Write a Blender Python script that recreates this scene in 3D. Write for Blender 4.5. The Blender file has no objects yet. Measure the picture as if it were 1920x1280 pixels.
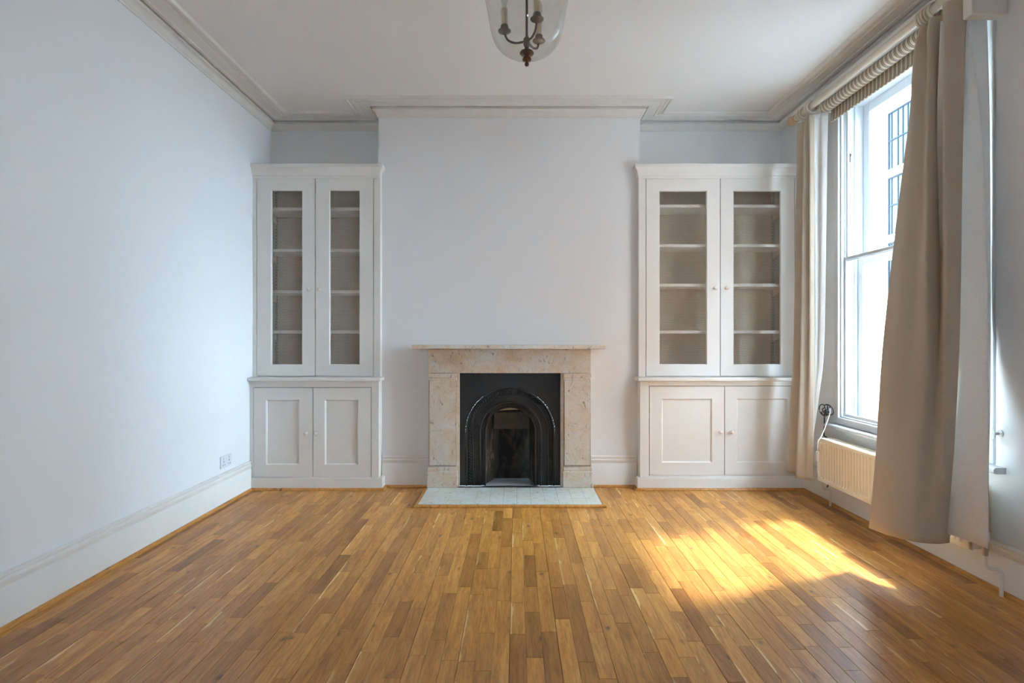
import bpy, math, random
import numpy as np
from mathutils import Vector, Matrix
random.seed(7)
rng = np.random.default_rng(7)
scene = bpy.context.scene
COL = scene.collection
pi = math.pi

# ------------------------------------------------------------------ camera, world, sun, exposure
cam_d = bpy.data.cameras.new('camera')
cam = bpy.data.objects.new('camera', cam_d); COL.objects.link(cam)
cam.location = (0, 0, 1.17); cam.rotation_euler = (pi/2, 0, 0)
cam_d.sensor_width = 36; cam_d.lens = 1020/1920*36
cam_d.shift_x = -8/1920; cam_d.shift_y = -2/1920
cam_d.clip_start = .02; cam_d.clip_end = 300
scene.camera = cam

world = bpy.data.worlds.new('sky'); scene.world = world
world.use_nodes = True
bg = world.node_tree.nodes['Background']
bg.inputs['Color'].default_value = (.64, .83, 1.0, 1)
bg.inputs['Strength'].default_value = 24.0

sun_d = bpy.data.lights.new('sun', 'SUN'); sun = bpy.data.objects.new('sun', sun_d); COL.objects.link(sun)
sun_d.energy = 9; sun_d.angle = math.radians(5); sun_d.color = (1, .97, .93)
SUNK = .62
sun_to = Vector((SUNK, SUNK*.36, 1)).normalized()
sun.rotation_euler = sun_to.to_track_quat('Z', 'Y').to_euler()
sun.location = (8, 5, 12)

scene.view_settings.view_transform = 'Standard'
scene.view_settings.look = 'None'
scene.view_settings.gamma = 1
scene.view_settings.use_curve_mapping = False
scene.view_settings.exposure = 0.70
scene.cycles.max_bounces = 14
scene.cycles.diffuse_bounces = 8
scene.cycles.transparent_max_bounces = 16
scene.cycles.sample_clamp_indirect = 12

# ------------------------------------------------------------------ dimensions
XL, XR, YB, YBR, YREAR = -2.09, 2.265, 4.64, 4.36, -3.2
BX0, BX1 = -1.103, .992
ZC = 3.035
WIN = dict(y0=2.57, y1=3.857, z0=.585, z1=2.84)

# ------------------------------------------------------------------ materials
def mat_new(name):
    m = bpy.data.materials.new(name); m.use_nodes = True
    nt = m.node_tree; b = nt.nodes['Principled BSDF']
    return m, nt, b
def ramp(nt, stops):
    r = nt.nodes.new('ShaderNodeValToRGB')
    e = r.color_ramp.elements
    while len(e) < len(stops): e.new(.5)
    for k, (p, c) in enumerate(stops):
        e[k].position = p; e[k].color = (*c, 1)
    return r
def noise(nt, scale, detail=4, rough=.5, vec=None, dist=0):
    n = nt.nodes.new('ShaderNodeTexNoise')
    n.inputs['Scale'].default_value = scale; n.inputs['Detail'].default_value = detail
    n.inputs['Roughness'].default_value = rough; n.inputs['Distortion'].default_value = dist
    if vec is not None: nt.links.new(vec, n.inputs['Vector'])
    return n
def world_pos(nt, scale=(1, 1, 1)):
    g = nt.nodes.new('ShaderNodeNewGeometry')
    mp = nt.nodes.new('ShaderNodeMapping'); mp.inputs['Scale'].default_value = scale
    nt.links.new(g.outputs['Position'], mp.inputs['Vector'])
    return mp.outputs['Vector']
def bump(nt, b, height, strength=.2, dist=.01):
    bp = nt.nodes.new('ShaderNodeBump'); bp.inputs['Strength'].default_value = strength
    bp.inputs['Distance'].default_value = dist
    nt.links.new(height, bp.inputs['Height']); nt.links.new(bp.outputs['Normal'], b.inputs['Normal'])
def paint(name, col, rough=.5, var=.03, nscale=3, bmp=.05):
    m, nt, b = mat_new(name)
    v = world_pos(nt)
    n = noise(nt, nscale, 5, .6, v)
    lo = tuple(c*(1-var) for c in col); hi = tuple(min(1, c*(1+var)) for c in col)
    r = ramp(nt, [(.3, lo), (.7, hi)])
    nt.links.new(n.outputs['Fac'], r.inputs['Fac']); nt.links.new(r.outputs['Color'], b.inputs['Base Color'])
    b.inputs['Roughness'].default_value = rough
    if bmp:
        n2 = noise(nt, 180, 3, .6, v); bump(nt, b, n2.outputs['Fac'], bmp, .002)
    return m
def plain(name, col, rough=.5, metal=0, spec=.5):
    m, nt, b = mat_new(name)
    b.inputs['Base Color'].default_value = (*col, 1); b.inputs['Roughness'].default_value = rough
    b.inputs['Metallic'].default_value = metal; b.inputs['Specular IOR Level'].default_value = spec
    return m

M = {}
M['wall'] = paint('wall_paint', (.835, .857, .875), .55, .012, 1.2, .04)
M['ceil'] = paint('ceiling_paint', (.85, .84, .82), .7, .01, 1.5, .03)
M['cornice'] = paint('cornice_paint', (.80, .78, .745), .6, .03, 6, .05)
M['joinery'] = paint('joinery_paint', (.81, .795, .755), .52, .015, 4, .03)
M['trimw'] = paint('skirting_paint', (.82, .805, .77), .35, .02, 5, .03)
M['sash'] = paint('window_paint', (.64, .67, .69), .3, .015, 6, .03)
M['inside'] = paint('shaded_inside_paint', (.60, .49, .36), .6, .03, 4, .03)  # joinery cream darkened: shade inside the cabinets put into the colour
M['wire'] = plain('galvanised_wire', (.80, .77, .70), .4, .2)
M['knob'] = plain('knob_paint', (.80, .74, .66), .25)
M['socket'] = plain('socket_plastic', (.72, .76, .82), .35)
M['dark'] = plain('dark_slot', (.03, .03, .035), .6)
M['seam'] = plain('dark_joint_gap_shade', (.05, .042, .035), .9)  # dark joints and joint dirt; also shade painted into the cabinet door gaps
M['chrome'] = plain('chrome', (.55, .55, .53), .4, .8)
M['steel'] = plain('slotted_steel', (.46, .43, .36), .5, .6)
M['rad'] = paint('radiator_enamel', (.84, .79, .66), .35, .015, 6, 0)
M['brass'] = plain('aged_brass', (.16, .075, .035), .32, .9)
M['pewter'] = plain('dull_metal', (.20, .19, .18), .45, .7)
M['candle'] = plain('candle_sleeve', (.80, .74, .56), .5)
M['polewood'] = paint('pole_paint', (.66, .58, .47), .4, .05, 12, 0)
M['ring'] = paint('ring_paint', (.66, .60, .50), .4, .04, 20, 0)
M['finial'] = paint('finial_wood', (.62, .40, .24), .45, .08, 30, 0)
M['black'] = plain('black_cable', (.03, .035, .045), .45)
M['white'] = plain('white_plastic', (.80, .82, .82), .35)
M['facade'] = paint('facade_render', (.80, .80, .79), .8, .04, .4, 0)
M['brick'] = paint('shade_block_brick', (.30, .19, .14), .9, .1, 2, 0)
M['fglass'] = plain('far_window_glass', (.050, .058, .066), .5, 0, .05)
M['fframe'] = plain('far_window_frame', (.012, .016, .020), .6, 0, .05)
M['street'] = paint('street_asphalt', (.11, .11, .11), .9, .1, 1, 0)
M['ash'] = paint('firebox_floor', (.30, .33, .37), .8, .12, 30, .2)

def make_iron():
    m, nt, b = mat_new('black_leaded_iron')
    n = noise(nt, 60, 4, .6, world_pos(nt))
    r = ramp(nt, [(.3, (.010, .011, .013)), (.7, (.020, .021, .024))])
    nt.links.new(n.outputs['Fac'], r.inputs['Fac']); nt.links.new(r.outputs['Color'], b.inputs['Base Color'])
    b.inputs['Roughness'].default_value = .42
    bump(nt, b, n.outputs['Fac'], .12, .003)
    return m
M['iron'] = make_iron()

def make_marble(name, base, warm, grey):
    m, nt, b = mat_new(name)
    v = world_pos(nt)
    n1 = noise(nt, 5, 6, .6, v, .6)
    r1 = ramp(nt, [(.34, grey), (.5, base), (.68, warm)])
    nt.links.new(n1.outputs['Fac'], r1.inputs['Fac'])
    n2 = noise(nt, 5.5, 9, .7, v, 1.4)
    r2 = ramp(nt, [(.485, (1, 1, 1)), (.5, (.50, .47, .44)), (.515, (1, 1, 1))])
    nt.links.new(n2.outputs['Fac'], r2.inputs['Fac'])
    n3 = noise(nt, 34, 5, .6, world_pos(nt, (1, 1, .55)), 1.0)
    r3 = ramp(nt, [(.31, (.25, .23, .22)), (.39, (1, 1, 1))])
    nt.links.new(n3.outputs['Fac'], r3.inputs['Fac'])
    def mul(a, c, f):
        mx = nt.nodes.new('ShaderNodeMix'); mx.data_type = 'RGBA'; mx.blend_type = 'MULTIPLY'
        mx.inputs['Factor'].default_value = f
        nt.links.new(a, mx.inputs['A']); nt.links.new(c, mx.inputs['B']); return mx.outputs['Result']
    c = mul(mul(r1.outputs['Color'], r2.outputs['Color'], .5), r3.outputs['Color'], .75)
    nt.links.new(c, b.inputs['Base Color'])
    b.inputs['Roughness'].default_value = .38
    bump(nt, b, n2.outputs['Fac'], .05, .004)
    return m
M['marble'] = make_marble('stained_marble', (.70, .61, .50), (.66, .50, .34), (.70, .69, .66))
M['hearth'] = make_marble('hearth_marble', (.66, .67, .60), (.62, .58, .47), (.66, .70, .68))

def make_soot(name, light):
    m, nt, b = mat_new(name)
    n = noise(nt, 9, 7, .7, world_pos(nt, (1, 1, .35)), .8)
    r = ramp(nt, [(.42, (.006, .006, .006)), (.56, (.05, .04, .03)), (.72, light)])
    nt.links.new(n.outputs['Fac'], r.inputs['Fac']); nt.links.new(r.outputs['Color'], b.inputs['Base Color'])
    b.inputs['Roughness'].default_value = .85
    bump(nt, b, n.outputs['Fac'], .5, .01)
    return m
M['soot'] = make_soot('sooty_brick', (.46, .36, .26))
M['sootback'] = make_soot('soot_black', (.022, .015, .010))
M['lintel'] = paint('fire_cement', (.12, .11, .09), .85, .2, 25, .3)
M['rubble'] = paint('broken_brick', (.58, .47, .33), .85, .2, 30, .3)

def make_fabric(name, col, trans, weave=1.0):
    m = bpy.data.materials.new(name); m.use_nodes = True
    nt = m.node_tree; nt.nodes.clear()
    out = nt.nodes.new('ShaderNodeOutputMaterial')
    v = world_pos(nt, (60, 60, 420)); n = noise(nt, 1.5, 4, .7, v)
    r = ramp(nt, [(.3, tuple(c*.90 for c in col)), (.7, tuple(min(1, c*1.08) for c in col))])
    nt.links.new(n.outputs['Fac'], r.inputs['Fac'])
    d = nt.nodes.new('ShaderNodeBsdfDiffuse'); t = nt.nodes.new('ShaderNodeBsdfTranslucent')
    nt.links.new(r.outputs['Color'], d.inputs['Color']); nt.links.new(r.outputs['Color'], t.inputs['Color'])
    bp = nt.nodes.new('ShaderNodeBump'); bp.inputs['Strength'].default_value = .25*weave; bp.inputs['Distance'].default_value = .002
    nt.links.new(n.outputs['Fac'], bp.inputs['Height']); nt.links.new(bp.outputs['Normal'], d.inputs['Normal'])
    mx = nt.nodes.new('ShaderNodeMixShader'); mx.inputs[0].default_value = trans
    nt.links.new(d.outputs[0], mx.inputs[1]); nt.links.new(t.outputs[0], mx.inputs[2])
    nt.links.new(mx.outputs[0], out.inputs['Surface'])
    return m
M['tan'] = make_fabric('tan_linen', (.58, .505, .41), .05)
M['lining'] = make_fabric('curtain_lining', (.84, .84, .83), .14)

def make_stripe():
    m, nt, b = mat_new('striped_blind_fabric')
    g = nt.nodes.new('ShaderNodeNewGeometry'); s = nt.nodes.new('ShaderNodeSeparateXYZ')
    nt.links.new(g.outputs['Position'], s.inputs[0])
    mm = nt.nodes.new('ShaderNodeMath'); mm.operation = 'MULTIPLY'; mm.inputs[1].default_value = 1/.036
    fr = nt.nodes.new('ShaderNodeMath'); fr.operation = 'FRACT'
    nt.links.new(s.outputs['Y'], mm.inputs[0]); nt.links.new(mm.outputs[0], fr.inputs[0])
    be, br, dk = (.66, .58, .45), (.30, .23, .17), (.08, .07, .07)
    r = ramp(nt, [(0, be), (.36, br), (.50, dk), (.56, be), (.66, dk), (.72, br), (.90, be)])
    r.color_ramp.interpolation = 'CONSTANT'
    nt.links.new(fr.outputs[0], r.inputs['Fac']); nt.links.new(r.outputs['Color'], b.inputs['Base Color'])
    b.inputs['Roughness'].default_value = .8
    return m
M['stripe'] = make_stripe()

def make_glass(name, tint=(.985, .995, 1), dirt=.0, f0=.02, fmax=.5):
    m = bpy.data.materials.new(name); m.use_nodes = True
    nt = m.node_tree; nt.nodes.clear()
    out = nt.nodes.new('ShaderNodeOutputMaterial')
    tr = nt.nodes.new('ShaderNodeBsdfTransparent'); tr.inputs['Color'].default_value = (*tint, 1)
    gl = nt.nodes.new('ShaderNodeBsdfGlossy'); gl.inputs['Roughness'].default_value = .02
    lw = nt.nodes.new('ShaderNodeLayerWeight'); lw.inputs['Blend'].default_value = .5     # Schlick: f0 + k * facing^5
    pw = nt.nodes.new('ShaderNodeMath'); pw.operation = 'POWER'; pw.inputs[1].default_value = 5
    ma = nt.nodes.new('ShaderNodeMath'); ma.operation = 'MULTIPLY_ADD'; ma.inputs[1].default_value = fmax; ma.inputs[2].default_value = f0
    nt.links.new(lw.outputs['Facing'], pw.inputs[0]); nt.links.new(pw.outputs[0], ma.inputs[0])
    mx = nt.nodes.new('ShaderNodeMixShader')
    nt.links.new(ma.outputs[0], mx.inputs[0]); nt.links.new(tr.outputs[0], mx.inputs[1]); nt.links.new(gl.outputs[0], mx.inputs[2])
    last = mx
    if dirt:
        df = nt.nodes.new('ShaderNodeBsdfDiffuse'); df.inputs['Color'].default_value = (.55, .54, .48, 1)
        n = noise(nt, 30, 5, .7, world_pos(nt)); mm = nt.nodes.new('ShaderNodeMath'); mm.operation = 'MULTIPLY'; mm.inputs[1].default_value = dirt
        nt.links.new(n.outputs['Fac'], mm.inputs[0])
        m2 = nt.nodes.new('ShaderNodeMixShader'); nt.links.new(mm.outputs[0], m2.inputs[0])
        nt.links.new(mx.outputs[0], m2.inputs[1]); nt.links.new(df.outputs[0], m2.inputs[2]); last = m2
    nt.links.new(last.outputs[0], out.inputs['Surface'])
    return m
M['pane'] = make_glass('window_glass')
M['lantern'] = make_glass('lantern_glass', (.93, .94, .93), .16, .05, .8)

def make_oak(name, attr):
    """oak; each stave carries its own random triple in the colour attribute 'stave'"""
    m, nt, b = mat_new(name)
    L = nt.links.new
    if attr:
        a = nt.nodes.new('ShaderNodeAttribute'); a.attribute_name = 'stave'
        sp = nt.nodes.new('ShaderNodeSeparateColor'); L(a.outputs['Color'], sp.inputs[0])
        r0, r1, r2 = sp.outputs[0], sp.outputs[1], sp.outputs[2]
    g = nt.nodes.new('ShaderNodeNewGeometry')
    mp = nt.nodes.new('ShaderNodeMapping'); mp.inputs['Scale'].default_value = (1, .10, 1)
    L(g.outputs['Position'], mp.inputs['Vector'])
    vec = mp.outputs['Vector']; pos = g.outputs['Position']
    if attr:
        off = nt.nodes.new('ShaderNodeCombineXYZ')
        for k, r in enumerate((r1, r2, r0)):
            mu = nt.nodes.new('ShaderNodeMath'); mu.operation = 'MULTIPLY'; mu.inputs[1].default_value = 37
            L(r, mu.inputs[0]); L(mu.outputs[0], off.inputs[k])
        ad = nt.nodes.new('ShaderNodeVectorMath'); L(vec, ad.inputs[0]); L(off.outputs[0], ad.inputs[1]); vec = ad.outputs[0]
        ad2 = nt.nodes.new('ShaderNodeVectorMath'); L(pos, ad2.inputs[0]); L(off.outputs[0], ad2.inputs[1]); pos = ad2.outputs[0]
    n1 = noise(nt, 26, 8, .65, vec, .8)          # grain
    n2 = noise(nt, 120, 5, .7, vec, .3)           # pores
    n3 = noise(nt, 5, 3, .5, pos, .5)             # patches
    gr = ramp(nt, [(.25, (.31, .115, .022)), (.45, (.52, .225, .046)), (.62, (.62, .295, .072)), (.8, (.74, .41, .13))])
    L(n1.outputs['Fac'], gr.inputs['Fac'])
    def mix(bt, f, a_, b_):
        mx = nt.nodes.new('ShaderNodeMix'); mx.data_type = 'RGBA'; mx.blend_type = bt
        if hasattr(f, 'is_linked'): L(f, mx.inputs['Factor'])
        else: mx.inputs['Factor'].default_value = f
        for s, k in ((a_, 'A'), (b_, 'B')):
            if hasattr(s, 'is_linked'): L(s, mx.inputs[k])
            else: mx.inputs[k].default_value = (*s, 1)
        return mx.outputs['Result']
    c = gr.outputs['Color']
    pr = ramp(nt, [(.36, (.62, .56, .5)), (.55, (1, 1, 1))]); L(n2.outputs['Fac'], pr.inputs['Fac'])
    c = mix('MULTIPLY', .7, c, pr.outputs['Color'])
    # knots and dark streaks
    vo = nt.nodes.new('ShaderNodeTexVoronoi'); vo.inputs['Scale'].default_value = 1.0
    mk = nt.nodes.new('ShaderNodeMapping'); mk.inputs['Scale'].default_value = (9.5, 4.8, 1); L(pos, mk.inputs['Vector'])
    dn = noise(nt, 22, 3, .6, pos)
    dv = nt.nodes.new('ShaderNodeVectorMath'); dv.operation = 'MULTIPLY_ADD'
    dv.inputs[1].default_value = (.32, .32, 0); L(dn.outputs['Color'], dv.inputs[0]); L(mk.outputs['Vector'], dv.inputs[2])
    L(dv.outputs[0], vo.inputs['Vector'])
    kr = ramp(nt, [(.02, (.95, .95, .95)), (.055, (.70, .70, .70)), (.095, (.25, .25, .25)), (.17, (0, 0, 0))]); L(vo.outputs['Distance'], kr.inputs['Fac'])
    c = mix('MIX', kr.outputs['Color'], c, (.10, .055, .028))
    ms = nt.nodes.new('ShaderNodeMapping'); ms.inputs['Scale'].default_value = (16, 3.2, 1); L(pos, ms.inputs['Vector'])
    n4 = noise(nt, 1.0, 7, .68, ms.outputs['Vector'], 1.2)
    st = ramp(nt, [(.64, (0, 0, 0)), (.70, (.45, .45, .45)), (.78, (.75, .75, .75))]); L(n4.outputs['Fac'], st.inputs['Fac'])
    c = mix('MIX', st.outputs['Color'], c, (.16, .09, .045))
    if attr:
        ac = nt.nodes.new('ShaderNodeAttribute'); ac.attribute_name = 'across'
        sm = nt.nodes.new('ShaderNodeMath'); sm.operation = 'MULTIPLY_ADD'; sm.inputs[1].default_value = .9; L(n3.outputs['Fac'], sm.inputs[0]); L(ac.outputs['Fac'], sm.inputs[2])
        sr = ramp(nt, [(.50, (1, 1, 1)), (.56, (0, 0, 0))]); L(sm.outputs[0], sr.inputs['Fac'])
        gt = nt.nodes.new('ShaderNodeMath'); gt.operation = 'GREATER_THAN'; gt.inputs[1].default_value = .82; L(r2, gt.inputs[0])
        sx_ = nt.nodes.new('ShaderNodeMath'); sx_.operation = 'MULTIPLY'; L(sr.outputs['Color'], sx_.inputs[0]); L(gt.outputs[0], sx_.inputs[1])
        c = mix('MIX', sx_.outputs[0], c, (.72, .47, .20))
        tone = ramp(nt, [(0, (.56, .50, .45)), (.25, (.82, .77, .73)), (.55, (1, 1, 1)), (.85, (1.14, 1.14, 1.12)), (1, (1.30, 1.38, 1.42))])
        L(r0, tone.inputs['Fac'])
        c = mix('MULTIPLY', 1.0, c, tone.outputs['Color'])
    L(c, b.inputs['Base Color'])
    rr = nt.nodes.new('ShaderNodeMapRange'); rr.inputs['To Min'].default_value = .27; rr.inputs['To Max'].default_value = .45
    L(n3.outputs['Fac'], rr.inputs['Value']); L(rr.outputs[0], b.inputs['Roughness'])
    b.inputs['Specular IOR Level'].default_value = .5
    bump(nt, b, n1.outputs['Fac'], .06, .002)
    return m
M['oak'] = make_oak('oak_staves', True)
M['shoe'] = make_oak('oak_moulding', False)

# ------------------------------------------------------------------ mesh helpers
WPOS = {}
def wpos(o): return WPOS.get(o.name, Vector((0, 0, 0)))
class MB:
    def __init__(s): s.v = []; s.f = []
    def add(s, vs, fs):
        n = len(s.v); s.v += [tuple(p) for p in vs]; s.f += [tuple(i+n for i in f) for f in fs]; return s
    def box(s, x0, x1, y0, y1, z0, z1):
        return s.add([(x0,y0,z0),(x1,y0,z0),(x1,y1,z0),(x0,y1,z0),(x0,y0,z1),(x1,y0,z1),(x1,y1,z1),(x0,y1,z1)],
                     [(0,3,2,1),(4,5,6,7),(0,1,5,4),(1,2,6,5),(2,3,7,6),(3,0,4,7)])
    def lathe(s, prof, c=(0, 0, 0), axis='Z', n=24, cap=True):
        """prof: list of (radius, height) along the axis"""
        vs = []; fs = []
        for r, h in prof:
            for k in range(n):
                a = 2*pi*k/n; p = (r*math.cos(a), r*math.sin(a), h)
                if axis == 'Y': p = (p[0], p[2], -p[1])
                if axis == 'X': p = (p[2], p[0], p[1])
                vs.append((c[0]+p[0], c[1]+p[1], c[2]+p[2]))
        for i in range(len(prof)-1):
            for k in range(n):
                k2 = (k+1) % n
                fs.append((i*n+k, i*n+k2, (i+1)*n+k2, (i+1)*n+k))
        if cap:
            fs.append(tuple(range(n-1, -1, -1))); fs.append(tuple((len(prof)-1)*n+k for k in range(n)))
        return s.add(vs, fs)
    def tube(s, pts, r, n=8, cap=True):
        pts = [Vector(p) for p in pts]; vs = []; fs = []
        up = Vector((0, 0, 1)); prev = None
        for i, p in enumerate(pts):
            t = (pts[min(i+1, len(pts)-1)] - pts[max(i-1, 0)]).normalized()
            if prev is None:
                a = up.cross(t)
                if a.length < .1: a = Vector((1, 0, 0)).cross(t)
            else:
                a = prev - t*prev.dot(t)
            a.normalize(); prev = a; b = t.cross(a)
            rr = r[i] if isinstance(r, (list, tuple)) else r
            for k in range(n):
                an = 2*pi*k/n; vs.append(p + a*math.cos(an)*rr + b*math.sin(an)*rr)
        for i in range(len(pts)-1):
            for k in range(n):
                k2 = (k+1) % n; fs.append((i*n+k, i*n+k2, (i+1)*n+k2, (i+1)*n+k))
        if cap:
            fs.append(tuple(range(n-1, -1, -1))); fs.append(tuple((len(pts)-1)*n+k for k in range(n)))
        return s.add(vs, fs)
    def torus(s, c, axis, R, r, n=28, m=10):
        vs = []; fs = []
        for i in range(n):
            a = 2*pi*i/n
            for k in range(m):
                b = 2*pi*k/m; q = (R+r*math.cos(b)); p = (q*math.cos(a), q*math.sin(a), r*math.sin(b))
                if axis == 'Y': p = (p[0], p[2], p[1])
                if axis == 'X': p = (p[2], p[0], p[1])
                vs.append((c[0]+p[0], c[1]+p[1], c[2]+p[2]))
        for i in range(n):
            for k in range(m):
                fs.append((i*m+k, ((i+1)%n)*m+k, ((i+1)%n)*m+(k+1)%m, i*m+(k+1)%m))
        return s.add(vs, fs)
    def sweep(s, path, prof, closed=False):
        """mitred sweep of prof [(p, z)] along a plan path, p measured to the left of the path"""
        P = [Vector(q) for q in path]; N = len(P); seg = []
        for i in range(N if closed else N-1):
            d = (P[(i+1) % N]-P[i]).normalized(); seg.append(Vector((-d.y, d.x)))
        vs = []; fs = []; m = len(prof)
        for i in range(N):
            if closed: n1, n2 = seg[i-1], seg[i]
            else: n1, n2 = seg[max(i-1, 0)], seg[min(i, N-2)]
            mv = (n1+n2)/(1+n1.dot(n2))
            for p, z in prof: q = P[i]+mv*p; vs.append((q.x, q.y, z))
        for i in range(N if closed else N-1):
            j = (i+1) % N
            for k in range(m-1): fs.append((i*m+k, j*m+k, j*m+k+1, i*m+k+1))
        if not closed:
            fs.append(tuple(range(m))); fs.append(tuple((N-1)*m+k for k in range(m-1, -1, -1)))
        return s.add(vs, fs)
    def frame(s, o, i, yf, yb, ch=.006, step=0):
        """ring lying in an XZ plane: o, i = (x0, x1, z0, z1) outer and inner; front yf, back yb; chamfer at the inner edge"""
        def loop(r, y, g=0): return [(r[0]-g, y, r[2]-g), (r[1]+g, y, r[2]-g), (r[1]+g, y, r[3]+g), (r[0]-g, y, r[3]+g)]
        loops = [loop(o, yb), loop(o, yf), loop(i, yf, ch), loop(i, yf+ch), loop(i, yb)]
        vs = [p for l in loops for p in l]; fs = []
        for a in range(len(loops)):
            b = (a+1) % len(loops)
            for k in range(4): k2 = (k+1) % 4; fs.append((a*4+k, a*4+k2, b*4+k2, b*4+k))
        return s.add(vs, fs)
    def build(s, name, mat, parent=None, smooth=False, bevel=0, seg=2, kind=None, label=None, base=False):
        V = np.array(s.v, dtype=float)
        lo, hi = V.min(0), V.max(0); c = (lo+hi)/2
        if base: c[2] = lo[2]
        me = bpy.data.meshes.new(name); me.from_pydata((V-c).tolist(), [], s.f); me.update()
        me.materials.append(M[mat] if isinstance(mat, str) else mat)
        if smooth or bevel:
            me.polygons.foreach_set('use_smooth', [True]*len(me.polygons))
            me.set_sharp_from_angle(angle=math.radians(38))
        o = bpy.data.objects.new(name, me); COL.objects.link(o)
        c = Vector(c)
        if parent is not None:
            o.parent = parent; o.location = c - wpos(parent)
        else: o.location = c
        WPOS[o.name] = c
        if bevel:
            bm = o.modifiers.new('bevel', 'BEVEL'); bm.width = bevel; bm.segments = seg; bm.limit_method = 'ANGLE'; bm.angle_limit = math.radians(35)
        if kind: o['kind'] = kind
        if label: o['label'] = label
        return o
def tag(o, label, cat, group=None, kind=None):
    o['label'] = label; o['category'] = cat
    if group: o['group'] = group
    if kind: o['kind'] = kind
    return o
def thing(name, loc, label, cat, group=None, kind=None):
    o = bpy.data.objects.new(name, None); COL.objects.link(o); o.location = loc; o.empty_display_size = .1
    WPOS[o.name] = Vector(loc)
    return tag(o, label, cat, group, kind)
def box(*a): return MB().box(*a)
def bez(ctrl, n=24):
    """Catmull-Rom through control points"""
    P = [Vector(p) for p in ctrl]; P = [2*P[0]-P[1]] + P + [2*P[-1]-P[-2]]; out = []
    segs = len(P)-3
    for q in range(n+1):
        t = q/n*segs; i = min(int(t), segs-1); u = t-i; a, b, c, d = P[i:i+4]
        out.append(.5*((2*b)+(c-a)*u+(2*a-5*b+4*c-d)*u*u+(3*b-a-3*c+d)*u**3))
    return out

def bezr(pts, n=36): return [(p.x, p.y) for p in bez([(a, b, 0) for a, b in pts], n)]

# ------------------------------------------------------------------ room shell
T = .30
w = box(XL-T, XL, YREAR-.2, YB+.3, -.05, ZC+.2).build('wall_left', 'wall')
tag(w, 'plain white painted wall on the left side of the room', 'wall', kind='structure')
m = MB()
for (a, b) in ((XL, BX0), (BX1, XR)): m.box(a, b, YB, YB+.25, -.05, ZC+.2)
tag(m.build('wall_back', 'wall'), 'white alcove wall above and behind the cabinets', 'wall', kind='structure')
# chimney breast with the fire opening
OX0, OX1, OZ = -.50, .40, .95
m = MB()
m.box(BX0, OX0, YBR, YB+.25, -.05, ZC+.2); m.box(OX1, BX1, YBR, YB+.25, -.05, ZC+.2); m.box(OX0, OX1, YBR, YB+.25, OZ, ZC+.2)
tag(m.build('wall_chimney_breast', 'wall'), 'white chimney breast standing forward between the two alcoves', 'wall', kind='structure')
# right wall with the window opening
m = MB(); x0, x1 = XR, XR+T
ys = [YREAR-.2, WIN['y0'], WIN['y1'], YB+.3]
for k in (0, 2): m.box(x0, x1, ys[k], ys[k+1], -.05, ZC+.2)
for W in (WIN,):
    m.box(x0, x1, W['y0'], W['y1'], -.05, W['z0']); m.box(x0, x1, W['y0'], W['y1'], W['z1'], ZC+.2)
tag(m.build('wall_right', 'wall'), 'white painted wall on the right holding the tall window', 'wall', kind='structure')
WR = (-.10, .46, 1.15, 2.00)  # unseen rear opening, added as fill light for the room
m = MB(); m.box(XL-T, WR[0], YREAR-.2, YREAR, -.05, ZC+.2); m.box(WR[1], XR+T, YREAR-.2, YREAR, -.05, ZC+.2)
m.box(WR[0], WR[1], YREAR-.2, YREAR, -.05, WR[2]); m.box(WR[0], WR[1], YREAR-.2, YREAR, WR[3], ZC+.2)
tag(m.build('wall_rear', 'wall'), 'white wall behind the viewer with an opening added for fill light', 'wall', kind='structure')
w2 = thing('fill_window', ((WR[0]+WR[1])/2, YREAR, WR[2]), 'small white sash window added unseen behind the viewer to brighten the room', 'window', kind='structure')
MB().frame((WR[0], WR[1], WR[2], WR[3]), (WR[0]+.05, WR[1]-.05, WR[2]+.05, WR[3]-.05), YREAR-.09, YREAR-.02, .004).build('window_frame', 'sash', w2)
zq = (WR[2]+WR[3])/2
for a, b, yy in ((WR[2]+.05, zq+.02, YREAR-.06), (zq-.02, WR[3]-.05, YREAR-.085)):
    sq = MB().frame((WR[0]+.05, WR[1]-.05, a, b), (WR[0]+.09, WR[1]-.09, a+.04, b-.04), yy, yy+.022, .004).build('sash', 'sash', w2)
    box(WR[0]+.085, WR[1]-.085, yy+.010, yy+.014, a+.035, b-.035).build('pane', 'pane', sq)
tag(box(XL-T, XR+T, YREAR-.2, YB+.3, ZC, ZC+.2).build('ceiling', 'ceil'), 'flat off-white ceiling with a moulded border', 'ceiling', kind='structure')

PER = [(XR, YREAR), (XR, YB), (BX1, YB), (BX1, YBR), (BX0, YBR), (BX0, YB), (XL, YB), (XL, YREAR)]
crown = [(0, 2.952), (.007, 2.952), (.009, 2.964), (.013, 2.967), (.014, 2.974)] + \
        [(.016+.022*(1-math.cos(t*pi/2)), 2.976+.028*math.sin(t*pi/2)) for t in (.0, .25, .5, .75, 1)] + \
        [(.043, 3.006), (.043, 3.018), (.036, 3.0205), (.030, ZC)]
tag(MB().sweep(PER, crown, True).build('trim_1', 'cornice', smooth=True), 'stepped plaster cornice running round the top of the walls', 'cornice', kind='structure')
band = [(.056, ZC), (.056, 3.021), (.066, 3.017), (.080, 3.017), (.083, 3.024), (.140, 3.024), (.143, 3.019), (.150, 3.019), (.153, 3.024),
        (.168, 3.024), (.171, 3.019), (.178, 3.019), (.181, 3.025), (.196, 3.025), (.199, 3.013), (.213, 3.013), (.216, ZC)]
tag(MB().sweep(PER, band, True).build('trim_2', 'cornice', smooth=True), 'reeded plaster band bordering the ceiling inside the cornice', 'cornice', kind='structure')

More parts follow.
